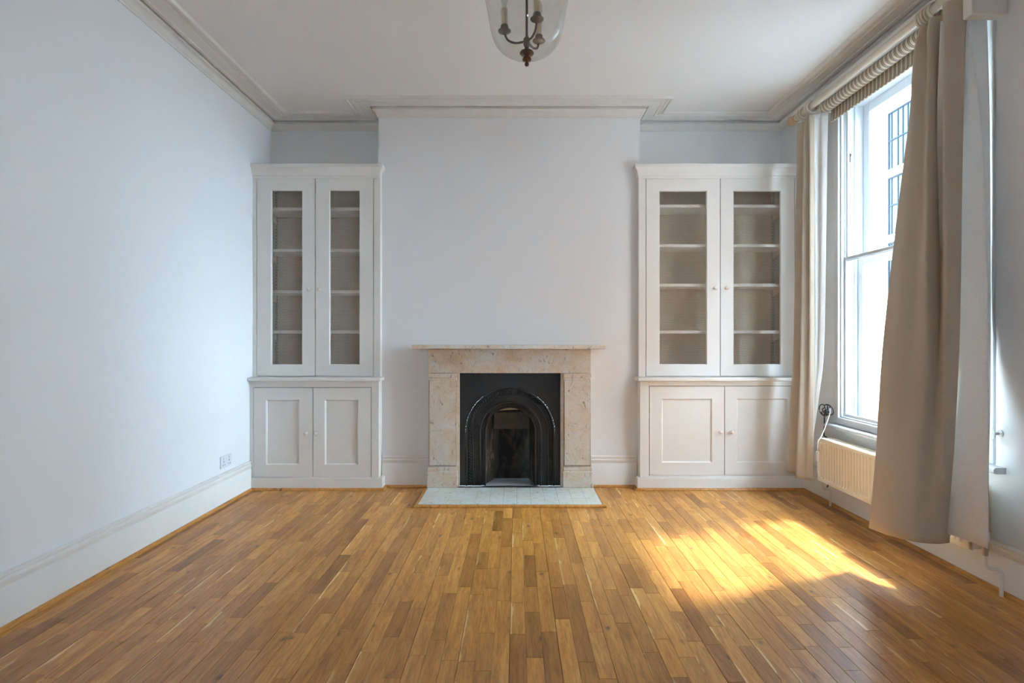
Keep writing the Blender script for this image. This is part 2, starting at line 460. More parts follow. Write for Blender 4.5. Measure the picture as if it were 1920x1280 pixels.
def skirt(h): return [(0, 0), (.020, 0), (.020, h-.062), (.017, h-.058), (.017, h-.052), (.021, h-.046), (.021, h-.030), (.014, h-.024), (.014, h-.017), (.019, h-.012), (.017, h-.004), (.010, h), (0, h)]
def bb(name, path, h, label): return tag(MB().sweep(path, skirt(h), False).build(name, 'trimw', smooth=True), label, 'baseboard', kind='structure')
bb('baseboard_left', [(XL, 4.25), (XL, YREAR)], .228, 'tall white moulded skirting board along the left wall')
bb('baseboard_right', [(XR, YREAR), (XR, 4.25)], .228, 'tall white moulded skirting board along the window wall')
bb('baseboard_breast_left', [(-.70, YBR), (-1.07, YBR)], .248, 'short white skirting between the left cabinet and the fireplace')
bb('baseboard_breast_right', [(.963, YBR), (.60, YBR)], .248, 'short white skirting between the fireplace and the right cabinet')
shoe = [(0, 0), (.017, 0)] + [(.017*math.cos(t), .004+.015*math.sin(t)) for t in (0, .4, .8, 1.2, pi/2)]
PLY = 4.247
def shoem(name, path, label): return tag(MB().sweep(path, shoe, False).build(name, 'shoe', smooth=True), label, 'moulding', kind='structure')
shoem('trim_3', [(XR-.020, YREAR), (XR-.020, PLY), (.945, PLY), (.945, YBR-.020), (.617, YBR-.020)], 'oak quadrant moulding along the floor right of the fireplace')
shoem('trim_4', [(-.712, YBR-.020), (-1.046, YBR-.020), (-1.046, PLY), (XL+.020, PLY), (XL+.020, YREAR)], 'oak quadrant moulding along the floor left of the fireplace')

# ------------------------------------------------------------------ floor of oak staves
HX0, HX1, HY0, HY1 = -.692, .604, 3.825, 4.262       # hearth
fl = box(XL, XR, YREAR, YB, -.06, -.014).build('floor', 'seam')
tag(fl, 'honey coloured oak strip floor running towards the fireplace', 'floor', kind='structure')
def proj_area(x0, x1, y0, y1):
    def pr(x, y): return 968+1020*x/y, 638+1020*1.17/y
    y0 = max(y0, 1.865)
    if y1 <= y0: return 0
    pts = [pr(x0, y0), pr(x1, y0), pr(x1, y1), pr(x0, y1)]
    cx = sum(p[0] for p in pts)/4
    if cx < -20 or cx > 1940: return 0
    return abs(sum(pts[i][0]*pts[(i+1)%4][1]-pts[(i+1)%4][0]*pts[i][1] for i in range(4)))/2
SW = .0625
staves = []
row = 0; x = XL+.002
while x < XR:
    xe = min(x+SW, XR)
    y = YREAR - random.random()*.4
    while y < YB:
        Lh = random.choice((.24, .30, .36, .42, .50, .60))*random.uniform(.9, 1.1)
        ye = min(y+Lh, YB); ys_ = max(y, YREAR)
        gl = .0009 if row % 3 == 0 else .0003
        gr_ = .0009 if row % 3 == 2 else .0003
        a0, a1, b0, b1 = x+gl, xe-gr_, ys_+.0004, ye-.0004
        if a1 > HX0-.027 and a0 < HX1+.027 and b1 > HY0-.027:
            bs = max(b0, HY0-.0265)
            if a0 < HX0-.033: staves.append((a0, HX0-.0275, bs, b1))
            if a1 > HX1+.033: staves.append((HX1+.0275, a1, bs, b1))
            b1 = HY0-.0275 if b0 < HY0-.045 else None
        if b1 is not None and b1-b0 > .01 and a1-a0 > .004: staves.append((a0, a1, b0, b1))
        y = ye
        if Lh < .001: break
    x += SW; row += 1
staves.sort(key=lambda s: -proj_area(*s))
def stave_mesh(name, items):
    vs = []; fs = []; cols = []; acr = []
    for (a0, a1, b0, b1) in items:
        rnd = (random.betavariate(1.7, 1.6), random.random(), random.random(), 1)
        n = len(vs); c = .0007; dz = random.uniform(-.0002, .0002)
        vs += [(a0, b0, -.014), (a1, b0, -.014), (a1, b1, -.014), (a0, b1, -.014),
               (a0, b0, -c+dz), (a1, b0, -c+dz), (a1, b1, -c+dz), (a0, b1, -c+dz),
               (a0+c, b0+c, dz), (a1-c, b0+c, dz), (a1-c, b1-c, dz), (a0+c, b1-c, dz)]
        q = [(0,1,5,4),(1,2,6,5),(2,3,7,6),(3,0,4,7),(4,5,9,8),(5,6,10,9),(6,7,11,10),(7,4,8,11),(8,9,10,11)]
        fs += [tuple(i+n for i in f) for f in q]; cols += [rnd]*12; acr += [0, 1, 1, 0]*3
    V = np.array(vs); c0 = (V.min(0)+V.max(0))/2
    me = bpy.data.meshes.new(name); me.from_pydata((V-c0).tolist(), [], fs)
    at = me.color_attributes.new('stave', 'FLOAT_COLOR', 'POINT')
    at.data.foreach_set('color', np.array(cols, dtype=np.float32).ravel())
    aa = me.attributes.new('across', 'FLOAT', 'POINT'); aa.data.foreach_set('value', np.array(acr, dtype=np.float32))
    me.materials.append(M['oak']); me.update()
    o = bpy.data.objects.new(name, me); COL.objects.link(o)
    o.parent = fl; o.location = Vector(c0)-wpos(fl); WPOS[o.name] = Vector(c0)
    return o
for s in staves[:300]: stave_mesh('floor_stave', [s])
rest = stave_mesh('floor_staves_rest', staves[300:]); rest['kind'] = 'stuff'

# ------------------------------------------------------------------ windows
def window(name, W, label, full=True):
    y0, y1, z0, z1 = W['y0'], W['y1'], W['z0'], W['z1']
    root = thing(name, (XR, (y0+y1)/2, z0), label, 'window', kind='structure')
    def fr(nm, xf, xb, a0, a1, c0, c1, t, mat='sash', tb=None, par=root, bev=.003):
        tb = tb or t
        m = MB(); m.box(xf, xb, a0, a0+t, c0, c1); m.box(xf, xb, a1-t, a1, c0, c1)
        m.box(xf, xb, a0+t, a1-t, c1-t, c1); m.box(xf, xb, a0+t, a1-t, c0, c0+tb)
        return m.build(nm, mat, par, bevel=bev)
    # lining box and inner casing, a little proud of the wall
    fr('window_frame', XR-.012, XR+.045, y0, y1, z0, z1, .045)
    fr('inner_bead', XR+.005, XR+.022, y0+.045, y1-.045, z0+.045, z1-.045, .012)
    # secondary glazing, two panels
    zm = 1.735
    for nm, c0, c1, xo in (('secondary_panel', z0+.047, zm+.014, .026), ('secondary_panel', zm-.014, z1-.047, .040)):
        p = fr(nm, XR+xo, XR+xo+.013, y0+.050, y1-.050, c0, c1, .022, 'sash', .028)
        box(XR+xo+.004, XR+xo+.008, y0+.07, y1-.07, c0+.024, c1-.02).build('pane', 'pane', p)
    box(XR+.024, XR+.040, y0+.05, y1-.05, z0+.045, z0+.052).build('track', 'pewter', root)
    # reveal boards between the glazing and the sashes
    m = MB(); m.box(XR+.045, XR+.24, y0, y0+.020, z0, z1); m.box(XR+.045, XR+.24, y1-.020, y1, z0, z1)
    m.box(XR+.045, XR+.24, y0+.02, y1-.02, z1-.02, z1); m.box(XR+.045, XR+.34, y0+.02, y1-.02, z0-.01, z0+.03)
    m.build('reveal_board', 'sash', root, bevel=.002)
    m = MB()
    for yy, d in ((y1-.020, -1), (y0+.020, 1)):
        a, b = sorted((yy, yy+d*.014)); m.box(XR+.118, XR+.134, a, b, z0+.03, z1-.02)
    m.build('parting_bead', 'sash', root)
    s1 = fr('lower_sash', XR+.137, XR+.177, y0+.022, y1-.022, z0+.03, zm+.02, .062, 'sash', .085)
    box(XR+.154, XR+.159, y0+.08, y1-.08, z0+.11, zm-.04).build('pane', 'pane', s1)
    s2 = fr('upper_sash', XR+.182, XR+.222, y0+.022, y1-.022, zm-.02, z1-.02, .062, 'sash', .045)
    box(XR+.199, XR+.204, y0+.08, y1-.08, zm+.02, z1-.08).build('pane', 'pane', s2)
    m = MB(); m.box(XR+.070, XR+.100, y1-.024, y1-.0185, 2.49, 2.62)
    lk = m.build('lock_plate', 'white', root, bevel=.002)
    m = MB(); m.lathe([(.011, 0), (.011, .004)], (XR+.085, y1-.028, 2.475), 'Y', 12); m.box(XR+.080, XR+.090, y1-.028, y1-.0235, 2.425, 2.475)
    m.build('keyhole', 'dark', lk)
    # sill board with rounded nose and horns
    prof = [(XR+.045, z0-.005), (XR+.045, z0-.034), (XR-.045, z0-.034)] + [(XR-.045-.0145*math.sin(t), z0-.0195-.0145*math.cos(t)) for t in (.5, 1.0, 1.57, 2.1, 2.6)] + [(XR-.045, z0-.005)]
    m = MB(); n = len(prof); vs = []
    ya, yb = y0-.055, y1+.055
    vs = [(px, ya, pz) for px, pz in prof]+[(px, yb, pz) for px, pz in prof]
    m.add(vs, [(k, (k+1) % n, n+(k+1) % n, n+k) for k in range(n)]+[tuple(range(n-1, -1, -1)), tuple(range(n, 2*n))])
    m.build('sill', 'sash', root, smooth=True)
    return root
window('window_1', WIN, 'tall white sash window with secondary glazing between the two curtains')

# ------------------------------------------------------------------ cabinets
def hexmesh(x0, x1, z0, z1, y, p=.0150, r=.0009):
    """hexagonal wire netting as thin three-sided wires"""
    a = p/math.sqrt(3); E = []
    nx = int((x1-x0)/p)+3; nz = int((z1-z0)/(1.5*a))+3
    for j in range(-1, nz):
        for i in range(-1, nx):
            cx = x0+i*p+(p/2 if j % 2 else 0); cz = z0+j*1.5*a
            q = [(cx+a*math.cos(math.radians(30+60*k)), cz+a*math.sin(math.radians(30+60*k))) for k in range(4)]
            E += [(q[0], q[1]), (q[1], q[2]), (q[2], q[3])]
    m = MB()
    for (a0, a1), (b0, b1) in E:
        if not (x0 <= (a0+b0)/2 <= x1 and z0 <= (a1+b1)/2 <= z1): continue
        dx, dz = b0-a0, b1-a1; L = math.hypot(dx, dz); nx_, nz_ = -dz/L*r, dx/L*r
        vs = []
        for (u, v) in ((a0, a1), (b0, b1)):
            vs += [(u+nx_, y, v+nz_), (u-nx_, y, v-nz_), (u, y-1.7*r, v)]
        m.add(vs, [(0, 1, 4, 3), (1, 2, 5, 4), (2, 0, 3, 5)])
    return m
def knob(parent, x, y, z):
    MB().lathe([(.010, 0), (.0085, -.004), (.006, -.010), (.007, -.014), (.0135, -.019), (.0155, -.025), (.0145, -.031), (.009, -.035), (.001, -.0362)], (x, y, z), 'Y', 20).build('knob', 'knob', parent, smooth=True)

def P(x, y, Y): return ((x-968)*Y/1020, 1.17-(y-638)*Y/1020)

def upper_cabinet(label, fx0, fx1, cx0, cx1, doors, shelves, kn, upx, side):
    YF = 4.312
    root = thing('display_cabinet', ((fx0+fx1)/2, YF, .882), label, 'cabinet')
    z0, z1 = .882, 2.50
    # carcass
    gx0, gx1 = (fx0, BX0-.001) if side > 0 else (BX1+.001, fx1)
    c = MB(); c.box(gx0, gx0+.018, YF+.0225, YB-.002, z0, z1); c.box(gx1-.018, gx1, YF+.0225, YB-.002, z0, z1)
    c.box(gx0+.018, gx1-.018, YB-.012, YB-.002, z0, z1); c.box(gx0+.018, gx1-.018, YF+.0225, YB-.012, z0, z0+.02); c.box(gx0+.018, gx1-.018, YF+.0225, YB-.012, z1-.02, z1)
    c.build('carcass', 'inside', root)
    (dx0, dx1, dz0, dz1) = (doors[0][0], doors[-1][1], doors[0][2], doors[0][3])
    f = MB()
    f.box(fx0, dx0-.004, YF, YF+.022, z0, z1); f.box(dx1+.004, fx1, YF, YF+.022, z0, z1)
    f.box(dx0-.004, dx1+.004, YF, YF+.022, dz1+.004, z1); f.box(dx0-.004, dx1+.004, YF, YF+.022, z0, dz0-.004)
    f.build('face_frame', 'joinery', root, bevel=.0015)
    # side return to the wall
    r = MB()
    sx = (BX0, fx1) if side > 0 else (fx0, BX1)
    r.box(sx[0], sx[1], YF+.0225, YBR-.0005, z0, z1); r.build('side_panel', 'joinery', root)
    # cornice
    prof = [(0, 2.452), (.006, 2.452), (.007, 2.470), (.012, 2.474), (.014, 2.490), (.022, 2.512), (.036, 2.530), (.040, 2.533), (.040, 2.556), (.036, 2.560), (-.05, 2.560)]
    path = [(cx1, YF+.001), (cx0, YF+.001)]
    if side > 0: path = [(cx1-.040, YBR-.001), (cx1-.040, YF), (fx0, YF)]
    else: path = [(fx1, YF), (cx0+.040, YF), (cx0+.040, YBR-.001)]
    # sweep keeps its profile to the left of the path: walk so that left is the room
    path = [(a, b) for a, b in path]
    MB().sweep(path, [(p, z) for p, z in prof]).build('cornice', 'joinery', root, smooth=True)
    box(gx0+.001, gx1-.001, YF+.03, YB-.004, 2.5005, 2.552).build('top_board', 'joinery', root)
    wm = None
    mid = (doors[0][1]+doors[1][0])/2
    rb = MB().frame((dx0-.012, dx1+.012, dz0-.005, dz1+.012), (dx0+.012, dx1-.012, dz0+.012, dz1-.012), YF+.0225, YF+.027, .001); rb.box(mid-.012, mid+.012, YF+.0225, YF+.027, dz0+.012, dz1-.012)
    rb.build('door_gap_shade', 'seam', root)  # dark strips painting the shade in the gaps round the doors
    for k, (x0, x1, a0, a1, ox0, ox1, oz0, oz1) in enumerate(doors):
        d = MB().frame((x0+.001, x1-.001, a0, a1), (ox0, ox1, oz0, oz1), YF+.001, YF+.022, .005).build('door', 'joinery', root)
        if wm is None: wm = hexmesh(ox0-.006, ox1+.006, oz0-.006, oz1+.006, YF+.0165).build('wire_mesh', 'wire', d, kind='stuff', label='fine hexagonal wire netting'); w0 = wm; wx = ox0
        else:
            w2 = w0.copy(); COL.objects.link(w2); w2.parent = d
            w2.location = wpos(w0)+Vector((ox0-wx, 0, 0))-wpos(d)
        knob(d, kn[k][0], YF+.001, kn[k][1])
    for zt in shelves:
        box(gx0+.019, gx1-.019, YF+.062, YB-.013, zt-.024, zt).build('shelf', 'joinery', root, bevel=.002)
    u = MB(); u.box(upx-.015, upx-.011, YB-.030, YB-.012, z0+.03, z1-.03); u.box(upx+.011, upx+.015, YB-.030, YB-.012, z0+.03, z1-.03)
    u.box(upx-.011, upx+.011, YB-.016, YB-.0125, z0+.03, z1-.03)
    up = u.build('slotted_upright', 'steel', root)
    sl = MB(); zz = z0+.05
    while zz < z1-.05:
        for sx_ in (-.006, .006): sl.box(upx+sx_-.002, upx+sx_+.002, YB-.0175, YB-.0158, zz, zz+.014)
        zz += .026
    sl.build('slot', 'dark', up, kind='stuff')
    for zt in shelves:
        b = MB(); z = zt-.0245; t = .003
        vs = [(upx-t, YB-.030, z), (upx-t, YF+.08, z), (upx-t, YF+.08, z-.012), (upx-t, YB-.030, z-.060)]
        vs += [(a+2*t, bb_, c_) for a, bb_, c_ in vs]
        b.add(vs, [(0, 1, 2, 3), (7, 6, 5, 4), (0, 4, 5, 1), (1, 5, 6, 2), (2, 6, 7, 3), (3, 7, 4, 0)])
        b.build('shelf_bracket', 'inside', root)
    return root

YU = 4.312
def dr(x0, x1, y0, y1, ox0, ox1, oy0, oy1):
    a0, t = P(x0, y0, YU); a1, b = P(x1, y1, YU); b = max(b, .888); o0, ot = P(ox0, oy0, YU); o1, ob = P(ox1, oy1, YU)
    return (a0, a1, b, t, o0, o1, ob, ot)
zsh = lambda y: 1.17-(y-638)*(YU+.062)/1020
upper_cabinet('tall cream cabinet with narrow wire-mesh doors left of the fireplace', XL+.001, -1.077, XL+.001, -1.052,
    [dr(481.3, 590.7, 329.5, 708, 509, 566, 356.8, 682.8), dr(591.7, 699.7, 329.5, 708, 618.3, 673.5, 356.8, 682.8)],
    [zsh(389), zsh(466.5), zsh(544), zsh(619.5)], [P(580.5, 542.5, YU), P(599.5, 542.5, YU)], -2.035, 1)
upper_cabinet('wide cream cabinet with wire-mesh doors beside the window, right of the fireplace', .970, XR-.001, .934, XR-.001,
    [dr(1211.6, 1350.4, 331.7, 707, 1237, 1325, 358, 682.5), dr(1351.4, 1490, 331.7, 707, 1376, 1464, 358, 682.5)],
    [zsh(383.5), zsh(457.5), zsh(531.5), zsh(619.5)], [P(1340.6, 540, YU), P(1361.6, 540, YU)], 2.178, -1)

def base_cabinet(label, fx0, fx1, doors, kn, side, tx0, tx1, px0, px1):
    YF = 4.262
    root = thing('base_cabinet', ((fx0+fx1)/2, YF, 0), label, 'cabinet')
    z0, z1 = .095, .852
    ya, yb_ = (YB-.002, YBR-.001) if side > 0 else (YBR-.001, YB-.002)
    box(fx0, fx0+.018, YF+.022, ya, 0, z1-.0005).build('side_panel', 'joinery', root)
    box(fx1-.018, fx1, YF+.022, yb_, 0, z1-.0005).build('side_panel', 'joinery', root)
    dx0, dx1, dz0, dz1 = doors[0][0], doors[-1][1], doors[0][2], doors[0][3]
    f = MB()
    f.box(fx0, dx0-.004, YF, YF+.022, z0, z1); f.box(dx1+.004, fx1, YF, YF+.022, z0, z1)
    f.box(dx0-.004, dx1+.004, YF, YF+.022, dz1+.004, z1); f.box(dx0-.004, dx1+.004, YF, YF+.022, z0, dz0-.004)
    f.build('face_frame', 'joinery', root, bevel=.0015)
    box(dx0-.01, dx1+.01, YF+.0225, YF+.028, dz0-.01, dz1+.01).build('gap_shade_backing', 'seam', root)  # dark board, shade of the door gaps put into its colour
    pl = MB()
    pl.box(px0, px1, PLY, YF+.02, 0, z0)
    if side > 0: pl.box(fx1-.017, px1, YF+.02, YBR-.021, 0, z0)
    else: pl.box(px0, fx0+.017, YF+.02, YBR-.021, 0, z0)
    pl.build('plinth', 'joinery', root, bevel=.004)
    ct = MB()
    ct.box(tx0, tx1, 4.222, YBR-.001, z1, .881)
    if side > 0: ct.box(tx0, BX0-.001, YBR-.001, YB-.002, z1, .881)
    else: ct.box(BX1+.001, tx1, YBR-.001, YB-.002, z1, .881)
    ct.build('countertop', 'joinery', root, bevel=.007, seg=3)
    for k, (x0, x1, a0, a1, ox0, ox1, oz0, oz1) in enumerate(doors):
        d = MB().frame((x0+.001, x1-.001, a0, a1), (ox0, ox1, oz0, oz1), YF+.001, YF+.022, .009).build('door', 'joinery', root)
        box(ox0-.004, ox1+.004, YF+.0125, YF+.0205, oz0-.004, oz1+.004).build('panel', 'joinery', d)
        knob(d, kn[k][0], YF+.001, kn[k][1])
    return root
YL = 4.262
def dl(x0, x1, y0, y1, ox0, ox1, oy0, oy1):
    a0, t = P(x0, y0, YL); a1, b = P(x1, y1, YL); o0, ot = P(ox0, oy0, YL); o1, ob = P(ox1, oy1, YL)
    return (a0, a1, b, t, o0, o1, ob, ot)
base_cabinet('low cream cupboard with two panelled doors left of the fireplace', XL+.001, -1.077,
    [dl(475.3, 586.2, 726.7, 893.7, 500.5, 559, 751.5, 869), dl(587.2, 695.5, 726.7, 893.7, 611, 669.5, 751.5, 869)],
    [P(575, 811.5, YL), P(593.7, 811.5, YL)], 1, XL+.001, -1.055, XL+.001, -1.046)
base_cabinet('wide cream cupboard with two panelled doors beside the radiator', .970, XR-.001,
    [dl(1217.8, 1358.3, 724.2, 890.6, 1243, 1333, 749.5, 865), dl(1359.3, 1500, 724.2, 890.6, 1384, 1474, 749.5, 865)],
    [P(1349.7, 809, YL), P(1370, 809, YL)], -1, .945, XR-.001, .945, XR-.001)

# ------------------------------------------------------------------ fireplace
FY = 4.27
fp = thing('fireplace_surround', (-.052, FY, .018), 'stained cream marble mantelpiece with plain shelf and pilasters', 'fireplace')
box(-.790, .679, 4.118, YBR-.001, 1.105, 1.135).build('mantel_shelf', 'marble', fp, bevel=.003)
box(-.688, .585, FY, YBR-.001, .9135, 1.1025).build('frieze', 'marble', fp, bevel=.002)
for s, (x0, x1, b0, b1) in enumerate(((-.688, -.468, -.701, -.461), (.371, .585, .364, .597))):
    jm = MB(); jm.box(x0, x1, FY, YBR-.001, .180, .909)
    j = jm.build('pilaster', 'marble', fp, bevel=.002)
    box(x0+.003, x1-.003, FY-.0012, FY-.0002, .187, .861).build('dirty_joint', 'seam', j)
    box(x0+.006, x1-.006, FY-.007, FY, .190, .858).build('front_panel', 'marble', j, bevel=.003)
    cm = MB(); cm.box(x0-.003, x1+.003, FY-.018, FY, .878, .912); cm.box(x0+.001, x1-.001, FY-.010, FY, .858, .878)
    cm.build('capital', 'marble', j, bevel=.004)
    bm_ = MB(); bm_.box(b0, b1, FY-.015, YBR-.001, .018, .146); bm_.box(b0+.004, b1-.004, FY-.011, YBR-.001, .146, .178)
    bm_.build('plinth_block', 'marble', j, bevel=.005)
    if s == 0: sl = box(x1, -.449, FY+.012, YBR-.03, .018, .913)
    else: sl = box(.349, x0, FY+.012, YBR-.03, .018, .913)
    sl.build('slip', 'marble', fp, bevel=.002)

# cast iron arched insert
CX, CZ, PY = -.0484, .441, 4.325
ZB = .018
def arch_pts(r, n=40):
    pts = [(CX-r, ZB), (CX-r, ZB+.21)]
    for k in range(n+1):
        a = pi*k/n; pts.append((CX-r*math.cos(a), CZ+r*math.sin(a)))
    return pts + [(CX+r, ZB+.21), (CX+r, ZB)]
ins = thing('fireplace_insert', (CX, PY, ZB), 'black cast iron arched fireplace insert with leaf and bead borders', 'fireplace')
ix0, ix1, izt = -.449, .349, .913
RO = .3555
inner = []; outer = []
angs = sorted(set([pi*k/48 for k in range(49)] + [math.atan2(izt-CZ, CX-ix0), pi-math.atan2(izt-CZ, ix1-CX)]))
inner.append((CX-RO, ZB)); outer.append((ix0, ZB))
for a in angs:
    dx, dz = -math.cos(a), math.sin(a)
    inner.append((CX+RO*dx, CZ+RO*dz))
    ts = []
    if dx < -1e-6: ts.append((ix0-CX)/dx)
    if dx > 1e-6: ts.append((ix1-CX)/dx)
    if dz > 1e-6: ts.append((izt-CZ)/dz)
    t = min(ts); outer.append((CX+t*dx, CZ+t*dz))
inner.append((CX+RO, ZB)); outer.append((ix1, ZB))
m = MB(); n = len(inner)
m.add([(a, PY, b) for a, b in inner]+[(a, PY, b) for a, b in outer], [(k, n+k, n+k+1, k+1) for k in range(n-1)])
m.add([(ix0, PY, ZB), (ix0, PY+.02, ZB), (ix0, PY+.02, izt), (ix0, PY, izt)], [(0, 1, 2, 3)])
m.build('face_plate', 'iron', ins)
prof = [(.3555, 0), (.352, -.012), (.346, -.016), (.341, -.013), (.339, .000), (.335, .004), (.304, .004), (.301, -.006), (.296, -.008), (.292, -.004),
        (.250, -.002), (.247, -.010), (.241, -.013), (.236, -.010), (.233, .004), (.206, .006), (.203, -.004), (.198, -.006), (.193, -.002), (.193, .03)]
m = MB(); rows = [arch_pts(r) for r, _ in prof]; np_ = len(rows[0])
vs = [(rows[i][k][0], PY+prof[i][1], rows[i][k][1]) for i in range(len(prof)) for k in range(np_)]
m.add(vs, [(i*np_+k, (i+1)*np_+k, (i+1)*np_+k+1, i*np_+k+1) for i in range(len(prof)-1) for k in range(np_-1)])
m.build('arch_moulding', 'iron', ins, smooth=True)
def along_arch(r, step):
    """positions, tangents along the arch line at radius r"""
    leg = CZ-ZB; arc = pi*r; tot = 2*leg+arc; N = int(tot/step); out = []
    for k in range(N):
        s = (k+.5)*tot/N
        if s < leg: out.append((CX-r, ZB+s, 0, 1))
        elif s < leg+arc:
            a = (s-leg)/r; out.append((CX-r*math.cos(a), CZ+r*math.sin(a), math.sin(a), math.cos(a)))
        else: out.append((CX+r, CZ-(s-leg-arc), 0, -1))
    return out
def blob(m, c, ax, bx, ra, rb, rc, n=8, k=5):
    """ellipsoid with axes ax, bx in XZ and depth rc"""
    vs = []; fs = []
    for i in range(k+1):
        ph = pi*i/k
        for j in range(n):
            th = 2*pi*j/n; u = ra*math.cos(ph); v = rb*math.sin(ph)*math.cos(th); w_ = rc*math.sin(ph)*math.sin(th)
            vs.append((c[0]+ax[0]*u+bx[0]*v, c[1]+w_, c[2]+ax[1]*u+bx[1]*v))
    for i in range(k):
        for j in range(n): fs.append((i*n+j, i*n+(j+1) % n, (i+1)*n+(j+1) % n, (i+1)*n+j))
    m.add(vs, fs)
m = MB()
for i, (x_, z_, tx, tz) in enumerate(along_arch(.320, .0225)):
    if abs(x_-CX) < .035 and z_ > CZ: continue
    sg = 1 if x_ < CX else -1
    nx_, nz_ = tz*sg, -tx*sg
    a = (tx*.75*sg+nx_*-.6, tz*.75*sg+nz_*-.6) if sg > 0 else (-tx*.75+nx_*-.6, -tz*.75+nz_*-.6)
    L = math.hypot(*a); a = (a[0]/L, a[1]/L); b = (-a[1], a[0])
    blob(m, (x_, PY+.001, z_), a, b, .0165, .0065, .009)
    blob(m, (x_+nx_*.009, PY+.002, z_+nz_*.009), b, a, .005, .005, .006, 6, 4)
m.build('leaf_border', 'iron', ins, smooth=True, kind='stuff')
m = MB()
for (x_, z_, tx, tz) in along_arch(.2195, .0165):
    blob(m, (x_, PY+.003, z_), (tx, tz), (-tz, tx), .0058, .0075, .008, 8, 5)
m.build('bead_border', 'iron', ins, smooth=True, kind='stuff')
m = MB(); zc = CZ+.322      # leaf crest at the crown of the arch
for q in (-50, -25, 0, 25, 50):
    a = math.radians(q); d = (math.sin(a), math.cos(a)); blob(m, (CX+d[0]*.012, PY-.006, zc-.008+d[1]*.012), d, (d[1], -d[0]), .018, .005, .008)
for sx_ in (-1, 1):
    for t in range(9):
        a = t/8*1.6*pi; r = .016*(1-.07*t)
        blob(m, (CX+sx_*(.030+r*math.cos(a)), PY-.003, zc-.004+r*math.sin(a)), (1, 0), (0, 1), .0045, .0045, .007, 6, 4)
m.build('crest', 'iron', ins, smooth=True)
for (px, pz) in ((891, 857.5), (891, 878), (1021.6, 853.8), (1021.6, 876)):
    xx, zz = P(px, pz, PY)
    MB().lathe([(.0045, .002), (.0045, -.003), (.0025, -.006), (.0005, -.0065)], (xx, PY-.003, zz), 'Y', 10).build('rivet', 'iron', ins, smooth=True)

# firebox behind
fb = thing('firebox', (CX, 4.45, ZB), 'sooty open firebox inside the iron arch', 'firebox')
bx0, bx1, by = -.184, .108, 4.53
for (xa, xb) in ((CX-.206, bx0), (CX+.206, bx1)):
    d = .03*(1 if xb > CX else -1); m = MB()
    vs = [(xa, PY+.025, ZB), (xb, by, ZB), (xb+d, by, ZB), (xa+d, PY+.025, ZB)]
    vs += [(a, b, .70) for a, b, c in vs]
    m.add(vs, [(0, 1, 5, 4), (1, 2, 6, 5), (2, 3, 7, 6), (3, 0, 4, 7), (0, 3, 2, 1), (4, 5, 6, 7)])
    m.build('cheek', 'soot', fb)
box(bx0-.05, bx1+.05, by+.02, by+.06, ZB, .80).build('fire_back', 'sootback', fb)
box(bx0, bx1, 4.487, 4.555, .440, .578).build('lintel', 'lintel', fb, bevel=.006)
m = MB(); vs = [(-.165, 4.47, .594), (.02, 4.47, .603), (.02, 4.53, .640), (-.165, 4.53, .632)]
vs += [(a, b, c+.03) for a, b, c in vs]
m.add(vs, [(0, 1, 2, 3), (7, 6, 5, 4), (0, 4, 5, 1), (1, 5, 6, 2), (2, 6, 7, 3), (3, 7, 4, 0)])
m.build('throat_brick', 'rubble', fb)
box(OX0, OX1, PY+.03, YB+.2, .72, .76).build('firebox_light_cap', 'sootback', fb)  # added lid over the firebox that keeps light out
box(bx0-.06, bx1+.06, PY+.005, by+.02, ZB-.03, ZB).build('fire_floor', 'ash', fb)

# hearth of marble tiles in an oak border
he = thing('hearth', (CX, (HY0+HY1)/2, 0), 'pale marble tiled hearth slab with an oak edging in front of the fireplace', 'hearth')
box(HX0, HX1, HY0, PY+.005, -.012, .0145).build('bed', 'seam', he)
cols, rws = 13, 3
tw = (HX1-HX0)/cols; td = (HY1-HY0)/rws
tm = None
for j in range(rws):
    for i in range(cols):
        a0 = HX0+i*tw; b0 = HY0+j*td
        if tm is None:
            o = box(a0+.0007, a0+tw-.0007, b0+.0007, b0+td-.0007, .0147, .0180).build('hearth_tile', 'hearth', he); tm = o; base = (a0, b0)
        else:
            o = tm.copy(); COL.objects.link(o); o.parent = he
            o.location = tm.location+Vector((a0-base[0], b0-base[1], random.uniform(-.0004, .0004)))
m = MB().sweep([(HX1+.001, HY1-.005), (HX1+.001, HY0-.001), (HX0-.001, HY0-.001), (HX0-.001, HY1-.005)][::-1],
               [(-.001, -.012), (-.026, -.012), (-.026, .010), (-.020, .0165), (-.006, .0185), (-.001, .017)])
m.build('edging', 'shoe', he)

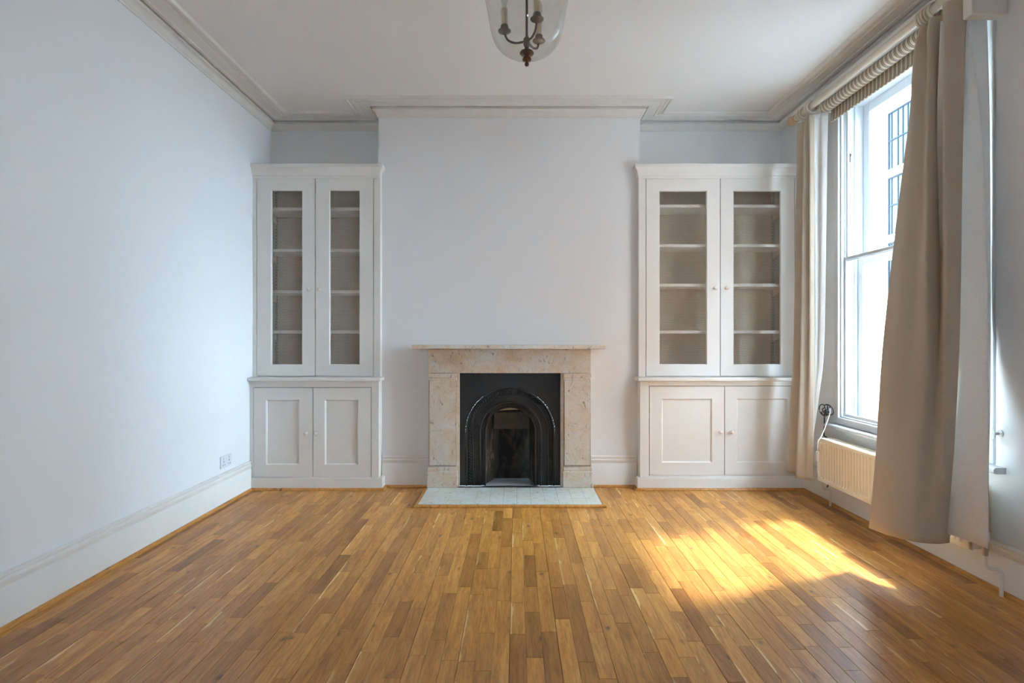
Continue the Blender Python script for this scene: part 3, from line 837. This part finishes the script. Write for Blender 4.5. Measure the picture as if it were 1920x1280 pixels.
# ------------------------------------------------------------------ lantern
LX, LY = .0425, 2.2
ln = thing('hall_lantern', (LX, LY, ZC), 'clear glass bell lantern with brass finial hanging from the ceiling', 'lantern')
zb = 2.31
gp = [(r*1.10, z+.012) for r, z in bezr([(.010, zb), (.045, zb+.004), (.078, zb+.016), (.105, zb+.038), (.122, zb+.065), (.132, zb+.097), (.139, zb+.14), (.147, zb+.19), (.156, zb+.24), (.163, zb+.29), (.168, zb+.34), (.170, zb+.36)])]
MB().lathe(gp, (LX, LY, 0), 'Z', 64, cap=False).build('glass_bell', 'lantern', ln, smooth=True)
MB().torus((LX, LY, zb+.374), 'Z', .187, .007, 48, 8).build('rim', 'brass', ln, smooth=True)
MB().lathe([(.0052, zb+.02), (.0052, ZC-.03)], (LX, LY, 0), 'Z', 12).build('rod', 'pewter', ln, smooth=True)
MB().lathe([(.001, zb-.032), (.007, zb-.029), (.0095, zb-.023), (.007, zb-.016), (.004, zb-.0135), (.006, zb-.011), (.017, zb-.008), (.0185, zb-.002), (.015, zb+.004), (.006, zb+.006), (.005, zb+.010),
            (.010, zb+.013), (.026, zb+.017), (.029, zb+.021), (.026, zb+.027), (.012, zb+.031), (.007, zb+.045)], (LX, LY, -.001), 'Z', 28).build('finial', 'brass', ln, smooth=True)
MB().lathe([(.004, zb+.040), (.010, zb+.045), (.0135, zb+.055), (.0135, zb+.078), (.009, zb+.084), (.0055, zb+.09)], (LX, LY, 0), 'Z', 20).build('hub', 'pewter', ln, smooth=True)
MB().lathe([(.065, ZC-.001), (.065, ZC-.012), (.045, ZC-.026), (.012, ZC-.036), (.006, ZC-.045)], (LX, LY, 0), 'Z', 32).build('ceiling_canopy', 'brass', ln, smooth=True)
for k in range(3):
    a = 2*pi*k/3+.4
    MB().tube([(LX+.186*math.cos(a), LY+.186*math.sin(a), zb+.376), (LX+.02*math.cos(a), LY+.02*math.sin(a), ZC-.03)], .0025, 6).build('chain', 'brass', ln)
for (ax, ay) in ((-.090, .0), (.038, -.082), (.052, .072)):
    cxx, cyy = LX+ax, LY+ay; zh = zb+.068
    pts = bez([(LX+ax*.1, LY+ay*.1, zh), (LX+ax*.5, LY+ay*.5, zh-.006), (LX+ax*.85, LY+ay*.85, zh+.006), (cxx, cyy, zh+.035)], 14)
    arm = MB().tube(pts, .0045, 10).build('arm', 'pewter', ln, smooth=True)
    zc_ = zh+.033
    MB().lathe([(.003, zc_-.003), (.016, zc_+.001), (.0255, zc_+.007), (.0265, zc_+.010), (.016, zc_+.013), (.0155, zc_+.030), (.013, zc_+.033)], (cxx, cyy, 0), 'Z', 24).build('candle_cup', 'pewter', arm, smooth=True)
    MB().lathe([(.0125, zc_+.033), (.0125, zc_+.098), (.008, zc_+.099)], (cxx, cyy, 0), 'Z', 20).build('candle_sleeve', 'candle', arm, smooth=True)
    MB().lathe([(.007, zc_+.0992), (.0085, zc_+.11), (.015, zc_+.135), (.0135, zc_+.155), (.006, zc_+.175), (.001, zc_+.188)], (cxx, cyy, 0), 'Z', 20).build('bulb', 'lantern', arm, smooth=True)

# ------------------------------------------------------------------ radiator
RY0, RY1, RX, RZ0, RZ1 = 2.53, 3.80, 2.105, .195, .492
ra = thing('radiator', ((RX+XR)/2, (RY0+RY1)/2, .0), 'low cream panel radiator under the window', 'radiator')
def rpanel(nm, xf, sgn):
    m = MB(); pts = []; N = 40; pitch = (RY1-RY0-.06)/N; f = xf
    prof = [(RY0, 0)]
    for k in range(N):
        b = RY0+.03+k*pitch
        prof += [(b+.10*pitch, 0), (b+.25*pitch, .011), (b+.65*pitch, .011), (b+.80*pitch, 0)]
    prof.append((RY1, 0)); n = len(prof)
    zs = [(RZ0, 0), (RZ0+.022, 0), (RZ0+.036, 1), (RZ1-.036, 1), (RZ1-.022, 0), (RZ1-.004, 0), (RZ1, .0)]
    vs = []
    for z, g in zs:
        for y, d in prof: vs.append((f+sgn*d*g, y, z))
    fs = [(i*n+k, i*n+k+1, (i+1)*n+k+1, (i+1)*n+k) for i in range(len(zs)-1) for k in range(n-1)]
    m.add(vs, fs)
    m.box(f+.0121 if sgn > 0 else f-.018, f+.018 if sgn > 0 else f-.0121, RY0, RY1, RZ0, RZ1)
    return m.build(nm, 'rad', ra, smooth=True)
rpanel('front_panel', RX, 1)
rpanel('rear_panel', RX+.105, -1)
box(RX+.0185, RX+.0865, RY0+.001, RY0+.008, RZ0+.004, RZ1-.002).build('end_cover', 'rad', ra, bevel=.002)
box(RX+.0185, RX+.0865, RY1-.008, RY1-.001, RZ0+.004, RZ1-.002).build('end_cover', 'rad', ra, bevel=.002)
m = MB(); m.box(RX+.0185, RX+.022, RY0+.01, RY1-.01, RZ1-.008, RZ1-.001); m.box(RX+.082, RX+.0865, RY0+.01, RY1-.01, RZ1-.008, RZ1-.001)
k = RY0+.012
while k < RY1-.02:
    m.box(RX+.021, RX+.083, k, k+.010, RZ1-.008, RZ1-.003); k += .024
m.box(RX+.047, RX+.055, RY0+.01, RY1-.01, RZ1-.008, RZ1-.002)
m.build('top_grille', 'rad', ra)
m = MB(); k = RY0+.03
while k < RY1-.03:
    m.box(RX+.022, RX+.082, k, k+.002, RZ0+.02, RZ1-.03); k += .028
m.build('convector_fin', 'rad', ra, kind='stuff')
for yy in (RY0+.25, RY1-.25): box(RX+.105, XR, yy, yy+.03, RZ0+.03, RZ1-.04).build('wall_bracket', 'rad', ra)
# valves and pipes at both ends
for (ye, sg) in ((RY0, -1), (RY1, 1)):
    xv = RX+.05; yv = ye+sg*.030
    m = MB(); m.lathe([(.008, 0), (.008, .030)], (xv, ye+(sg*.030 if sg < 0 else 0), RZ0+.035), 'Y', 14)
    m.lathe([(.011, RZ0-.012), (.012, RZ0+.012), (.014, RZ0+.018), (.014, RZ0+.05), (.010, RZ0+.054)], (xv, yv, 0), 'Z', 16)
    v = m.build('valve', 'chrome', ra, smooth=True)
    MB().lathe([(.0145, RZ0+.050), (.0165, RZ0+.054), (.0165, RZ0+.095), (.013, RZ0+.101)], (xv, yv, 0), 'Z', 18).build('valve_cap', 'white', v, smooth=True)
    pts = [(xv, yv, RZ0-.01), (xv, yv, RZ0-.055), (xv+.008, yv+sg*.004, RZ0-.068), (XR-.06, yv+sg*.012, RZ0-.072), (XR-.050, yv+sg*.012, RZ0-.08), (XR-.046, yv+sg*.012, RZ0-.095), (XR-.046, yv+sg*.012, .0)]
    MB().tube(pts, .0085, 10).build('pipe', 'white', ra, smooth=True)

# ------------------------------------------------------------------ curtain pole, rings, blind
PX, PZ = 2.122, 2.853
po = thing('curtain_pole', (PX, 3.3, PZ), 'thick cream painted curtain pole with a round wooden end above the window', 'curtain pole')
MB().lathe([(.0235, 2.40), (.0235, 4.115)], (PX, 0, PZ), 'Y', 24).build('pole', 'polewood', po, smooth=True)
for sgn, ye in ((1, 4.115), (-1, 2.40)):
    MB().lathe([(.024, 0), (.030, sgn*.003), (.030, sgn*.010), (.016, sgn*.014), (.014, sgn*.024), (.022, sgn*.030), (.033, sgn*.046), (.036, sgn*.062), (.031, sgn*.080), (.018, sgn*.092), (.001, sgn*.096)], (PX, ye, PZ), 'Y', 24).build('finial', 'finial', po, smooth=True)
for yb_ in (4.085, 2.47):
    m = MB(); m.lathe([(.0245, -.008), (.030, -.006), (.030, .006), (.0245, .008)], (PX, yb_, PZ), 'Y', 24, cap=False); m.box(PX+.026, XR-.10, yb_-.008, yb_+.008, PZ-.010, PZ+.010)
    m.build('pole_bracket', 'brass' if yb_ < 3 else 'polewood', po, smooth=True)
ba = thing('blind_headboard', (XR-.05, 3.2, 2.86), 'white timber batten and end block above the window', 'batten')
box(XR-.10, XR-.001, 2.56, 3.93, 2.872, 2.944).build('batten', 'joinery', ba, bevel=.003)
box(XR-.168, XR-.001, 2.505, 2.555, 2.672, 2.944).build('end_block', 'joinery', ba, bevel=.003)
m = MB().tube(bez([(XR-.07, 2.507, 2.76), (XR-.07, 2.492, 2.757), (XR-.066, 2.484, 2.765), (XR-.066, 2.486, 2.775)], 8), .0018, 6)
m.build('cup_hook', 'brass', ba)
bl = thing('roller_blind', (2.182, 3.2, 2.80), 'brown and beige striped roller blind rolled up above the window', 'blind')
MB().lathe([(.004, 2.625), (.038, 2.625), (.0385, 2.63), (.0385, 3.835), (.038, 3.84), (.004, 3.84)], (2.182, 0, 2.812), 'Y', 32).build('roll', 'stripe', bl, smooth=True)
m = MB(); n = 7
prof = [(2.2205, 2.812), (2.2205, 2.76), (2.2195, 2.712)]
vs = [(a, 2.63, b) for a, b in prof]+[(a+.0015, 2.63, b) for a, b in prof[::-1]]
vs2 = [(a, 3.835, b) for a, b, in prof]+[(a+.0015, 3.835, b) for a, b in prof[::-1]]
q = len(vs); m.add(vs+vs2, [(k, (k+1) % q, q+(k+1) % q, q+k) for k in range(q)]+[tuple(range(q-1, -1, -1)), tuple(range(q, 2*q))])
m.build('hanging_fabric', 'stripe', bl)
MB().lathe([(.006, 2.632), (.006, 3.833)], (2.2200, 0, 2.710), 'Y', 10).build('hem_bar', 'stripe', bl, smooth=True)
for ye in (2.600, 3.843): box(2.150, XR-.101 if ye < 3 else 2.24, ye, ye+.006, 2.78, 2.872).build('blind_bracket', 'white', bl)

# ------------------------------------------------------------------ curtains
def cloth(rows, nu=90, nv=60, thick=.0025):
    """rows: [(z, [(x, y) ...])] top to bottom, same count of plan points; smooth in both directions"""
    zs = [r[0] for r in rows]; C = []
    for z, pts in rows: C.append([Vector((p[0], p[1], z)) for p in pts])
    k = len(C[0]); cols = []
    for i in range(k):
        cols.append(bez([C[r][i] for r in range(len(rows))], nv))
    grid = [bez([cols[i][v] for i in range(k)], nu) for v in range(nv+1)]
    m = MB(); V = [p for row in grid for p in row]; W_ = nu+1
    F = [(v*W_+u, (v+1)*W_+u, (v+1)*W_+u+1, v*W_+u+1) for v in range(nv) for u in range(nu)]
    m.add(V, F); return m
def curtain(label, tan, lining, rings, n_hooks):
    yb_ = sum(p[1] for p in tan[-1][1])/len(tan[-1][1])
    root = thing('curtain', (tan[-1][1][3][0], yb_, tan[-1][0]), label, 'curtain', 'curtains at the window')
    a = cloth(tan).build('fabric', 'tan', root, smooth=True)
    sm = a.modifiers.new('thickness', 'SOLIDIFY'); sm.thickness = .003; sm.offset = 0
    b = cloth(lining, 40, 60).build('lining', 'lining', root, smooth=True)
    sm = b.modifiers.new('thickness', 'SOLIDIFY'); sm.thickness = .0015; sm.offset = 0
    for y in rings:
        m = MB(); zc = PZ-.0115
        m.torus((PX, y, zc), 'Y', .0415, .0068, 36, 10)
        r = m.build('ring', 'ring', root, smooth=True)
        MB().tube([(PX, y, zc-.047), (PX, y, zc-.056), (PX+.004, y, zc-.062), (PX+.002, y, zc-.075)], .0018, 6).build('hook', 'brass', r)
    return root
curtain('large tan linen curtain hanging in front of the radiator at the near side',
    [(2.795, [(2.125, 2.825), (2.085, 2.805), (2.140, 2.775), (2.085, 2.745), (2.140, 2.695), (2.060, 2.625), (2.130, 2.57)]),
     (2.70, [(2.145, 2.885), (2.085, 2.845), (2.145, 2.79), (2.070, 2.740), (2.145, 2.690), (2.060, 2.622), (2.130, 2.57)]),
     (2.55, [(2.115, 2.885), (2.075, 2.845), (2.120, 2.785), (2.060, 2.72), (2.140, 2.695), (2.055, 2.615), (2.125, 2.575)]),
     (2.00, [(2.035, 2.875), (2.020, 2.80), (2.055, 2.745), (2.025, 2.68), (2.110, 2.69), (2.050, 2.605), (2.120, 2.585)]),
     (1.17, [(1.930, 2.86), (1.935, 2.77), (1.975, 2.71), (2.000, 2.65), (2.065, 2.66), (2.050, 2.60), (2.110, 2.59)]),
     (.60, [(1.865, 2.82), (1.880, 2.74), (1.910, 2.675), (1.945, 2.625), (2.000, 2.615), (2.030, 2.585), (2.085, 2.595)]),
     (.205, [(1.815, 2.80), (1.835, 2.72), (1.865, 2.66), (1.905, 2.612), (1.955, 2.588), (2.010, 2.583), (2.068, 2.598)])],
    [(2.74, [(2.09, 2.68), (2.11, 2.625), (2.137, 2.578), (2.150, 2.60), (2.235, 2.585)]), (2.3, [(2.08, 2.69), (2.12, 2.64), (2.155, 2.545), (2.175, 2.565), (2.244, 2.580)]),
     (1.9, [(2.08, 2.69), (2.125, 2.63), (2.160, 2.515), (2.185, 2.545), (2.246, 2.578)]), (1.17, [(2.07, 2.70), (2.115, 2.62), (2.132, 2.472), (2.165, 2.50), (2.243, 2.572)]),
     (.7, [(2.04, 2.68), (2.09, 2.60), (2.105, 2.442), (2.135, 2.46), (2.165, 2.49)]), (.25, [(2.01, 2.66), (2.065, 2.56), (2.083, 2.415), (2.088, 2.42), (2.093, 2.43)])],
    [2.835, 2.815, 2.795, 2.775, 2.75, 2.60], 6)
curtain('narrow tan linen curtain with pale lining between cabinet and window',
    [(2.775, [(2.135, 4.055), (2.085, 4.02), (2.140, 3.975), (2.090, 3.935), (2.140, 3.90), (2.085, 3.875), (2.115, 3.857)]),
     (2.5, [(2.120, 4.06), (2.078, 4.025), (2.130, 3.97), (2.072, 3.925), (2.125, 3.895), (2.085, 3.868), (2.113, 3.855)]),
     (1.17, [(2.095, 4.07), (2.060, 4.035), (2.110, 3.98), (2.050, 3.92), (2.095, 3.89), (2.082, 3.862), (2.108, 3.847)]),
     (.6, [(2.075, 4.09), (2.035, 4.045), (2.085, 3.985), (2.030, 3.915), (2.070, 3.882), (2.070, 3.855), (2.095, 3.83)]),
     (.185, [(2.060, 4.10), (2.020, 4.055), (2.062, 3.99), (2.012, 3.915), (2.050, 3.878), (2.060, 3.85), (2.085, 3.822)])],
    [(2.77, [(2.125, 3.90), (2.100, 3.865), (2.150, 3.845), (2.150, 3.825), (2.178, 3.80)]), (2.3, [(2.115, 3.90), (2.115, 3.862), (2.150, 3.85), (2.148, 3.825), (2.172, 3.805)]),
     (1.17, [(2.10, 3.90), (2.118, 3.862), (2.135, 3.85), (2.140, 3.835), (2.160, 3.815)]), (.75, [(2.085, 3.90), (2.100, 3.87), (2.112, 3.855), (2.120, 3.845), (2.130, 3.835)]),
     (.3, [(2.055, 3.90), (2.06, 3.885), (2.065, 3.875), (2.070, 3.865), (2.075, 3.855)])],
    [4.03, 3.995, 3.93, 3.912, 3.894], 5)

# ------------------------------------------------------------------ small fittings on the walls
so = thing('wall_socket', (XL, 3.908, .304), 'white double power socket on the left wall above the skirting', 'socket')
box(XL, XL+.009, 3.835, 3.981, .261, .347).build('face_plate', 'socket', so, bevel=.003)
for yc in (3.872, 3.944):
    box(XL+.009, XL+.0125, yc-.006, yc+.006, .319, .337).build('switch', 'socket', so, bevel=.001)
    m = MB(); m.box(XL+.009, XL+.0096, yc-.003, yc+.003, .300, .311)
    for d in (-.011, .011): m.box(XL+.009, XL+.0096, yc+d-.004, yc+d+.004, .281, .286)
    m.build('pin_hole', 'dark', so)
def tieback(yc, zc, label):
    t = thing('tieback_knob', (XR, yc, zc), label, 'knob')
    MB().lathe([(.016, 0), (.016, -.006), (.007, -.012), (.007, -.045)], (XR, yc, zc), 'X', 18).build('stem', 'chrome', t, smooth=True)
    MB().lathe([(.007, -.045), (.026, -.047), (.032, -.053), (.032, -.058), (.026, -.063), (.010, -.066), (.001, -.067)], (XR, yc, zc), 'X', 24).build('disc', 'white', t, smooth=True)
tieback(2.542, .735, 'round white tieback knob on the wall beside the large near curtain')
tieback(3.925, .668, 'round white tieback knob wrapped with cables beside the far curtain')
# cables at the far knob
KX, KY, KZ = XR-.048, 3.925, .668
m = MB(); pts = []
for t in range(140):
    a = t/140*2*pi*6; r = .030+.012*math.sin(a*.37)+.004*math.sin(a*1.7)
    pts.append((KX-.01-.02*math.sin(a*.21)+.010*math.cos(a*.5), KY-.055+r*1.15*math.cos(a), KZ+.006+r*math.sin(a)*.95+.010*math.sin(a*.31)))
m.tube(pts, .0036, 7)
cb = m.build('black_cable', 'black', None, smooth=True); tag(cb, 'bundled black cable coiled on the knob beside the far curtain', 'cable')
m = MB(); m.tube(bez([(KX-.01, KY-.03, KZ-.02), (KX-.005, KY-.02, KZ-.10), (KX+.0, KY-.005, KZ-.18), (XR-.025, KY-.01, .45), (XR-.03, KY-.04, .25), (XR-.05, KY-.07, .165), (XR-.075, KY-.075, .118), (XR-.085, KY-.05, .13), (XR-.075, KY-.035, .19), (XR-.04, KY-.02, .26)], 60), .0045, 8)
tag(m.build('hanging_cable', 'black', None, smooth=True), 'black cable dropping in a loop below the radiator end', 'cable')
wc = thing('lamp_cable', (RX-.02, 3.78, .3), 'thin white cable with an inline switch hanging over the radiator', 'cable')
MB().tube(bez([(KX-.01, KY-.095, KZ+.025), (KX-.02, KY-.112, KZ-.01), (2.17, 3.81, .58), (2.115, 3.772, .505), (2.088, 3.765, .47), (2.088, 3.77, .40)], 40), .0028, 7).build('cord', 'white', wc, smooth=True)
MB().tube(bez([(2.088, 3.77, .335), (2.087, 3.77, .28), (2.086, 3.755, .25), (2.085, 3.725, .235), (2.085, 3.70, .232), (2.086, 3.69, .245)], 24), .0028, 7).build('cord', 'white', wc, smooth=True)
box(2.078, 2.097, 3.758, 3.782, .333, .402).build('inline_switch', 'white', wc, bevel=.005, seg=3)

# ------------------------------------------------------------------ outside: street and the block opposite
tag(box(XR+T, 60, -40, 70, -4.3, -4.2).build('street', 'street'), 'grey street far below the window', 'street', kind='structure')
FX = 18.0
bd = thing('office_block', (FX, 21, -4.2), 'white rendered block with tall gridded windows across the street', 'building')
rowsz = [(-3.2, -.4), (-.05, 2.78), (3.10, 5.93), (6.25, 9.08), (9.40, 12.23)]
colsy = [(23.2-4.8*k, 26.5-4.8*k) for k in range(4)]
m = MB()
ycuts = sorted([v for c in colsy for v in c]); yedges = [3.75]+ycuts+[28.2]
for k in range(0, len(yedges), 2): m.box(FX, FX+.4, yedges[k], yedges[k+1], -4.2, 13.4)
for (a, b) in colsy:
    zc = [-4.2]+[v for r in rowsz for v in r]+[13.4]
    for k in range(0, len(zc), 2): m.box(FX, FX+.4, a, b, zc[k], zc[k+1])
m.build('wall', 'facade', bd)
first = None
for (a, b) in colsy:
    for (z0_, z1_) in rowsz:
        if first is None:
            f = MB(); t = .07
            f.box(FX+.10, FX+.2, a, a+t, z0_, z1_); f.box(FX+.10, FX+.2, b-t, b, z0_, z1_); f.box(FX+.10, FX+.2, a+t, b-t, z0_, z0_+t); f.box(FX+.10, FX+.2, a+t, b-t, z1_-t, z1_)
            for q in (.14, .42, .60, .70, .80, .93): f.box(FX+.11, FX+.19, a+(b-a)*q-.03, a+(b-a)*q+.03, z0_+t, z1_-t)
            f.box(FX+.105, FX+.195, a+t, b-t, z0_+(z1_-z0_)*.50, z0_+(z1_-z0_)*.50+.07)
            fo = f.build('window', 'fframe', bd)
            g = box(FX+.15, FX+.16, a+.03, b-.03, z0_+.03, z1_-.03).build('pane', 'fglass', fo)
            first = (fo, g, a, z0_, z1_)
        else:
            fo, g, a_, z_, _ = first; o = fo.copy(); COL.objects.link(o); o.parent = bd
            o.location = fo.location+Vector((0, a-a_, z0_-z_)); g2 = g.copy(); COL.objects.link(g2); g2.parent = o

# unseen block added to cut the sky light reaching the window
tag(box(FX, FX+8, -34, -4.5, -4.2, 19.5).build('shade_block', 'brick'), 'unseen plain brick block added to shade the window', 'building', kind='structure')
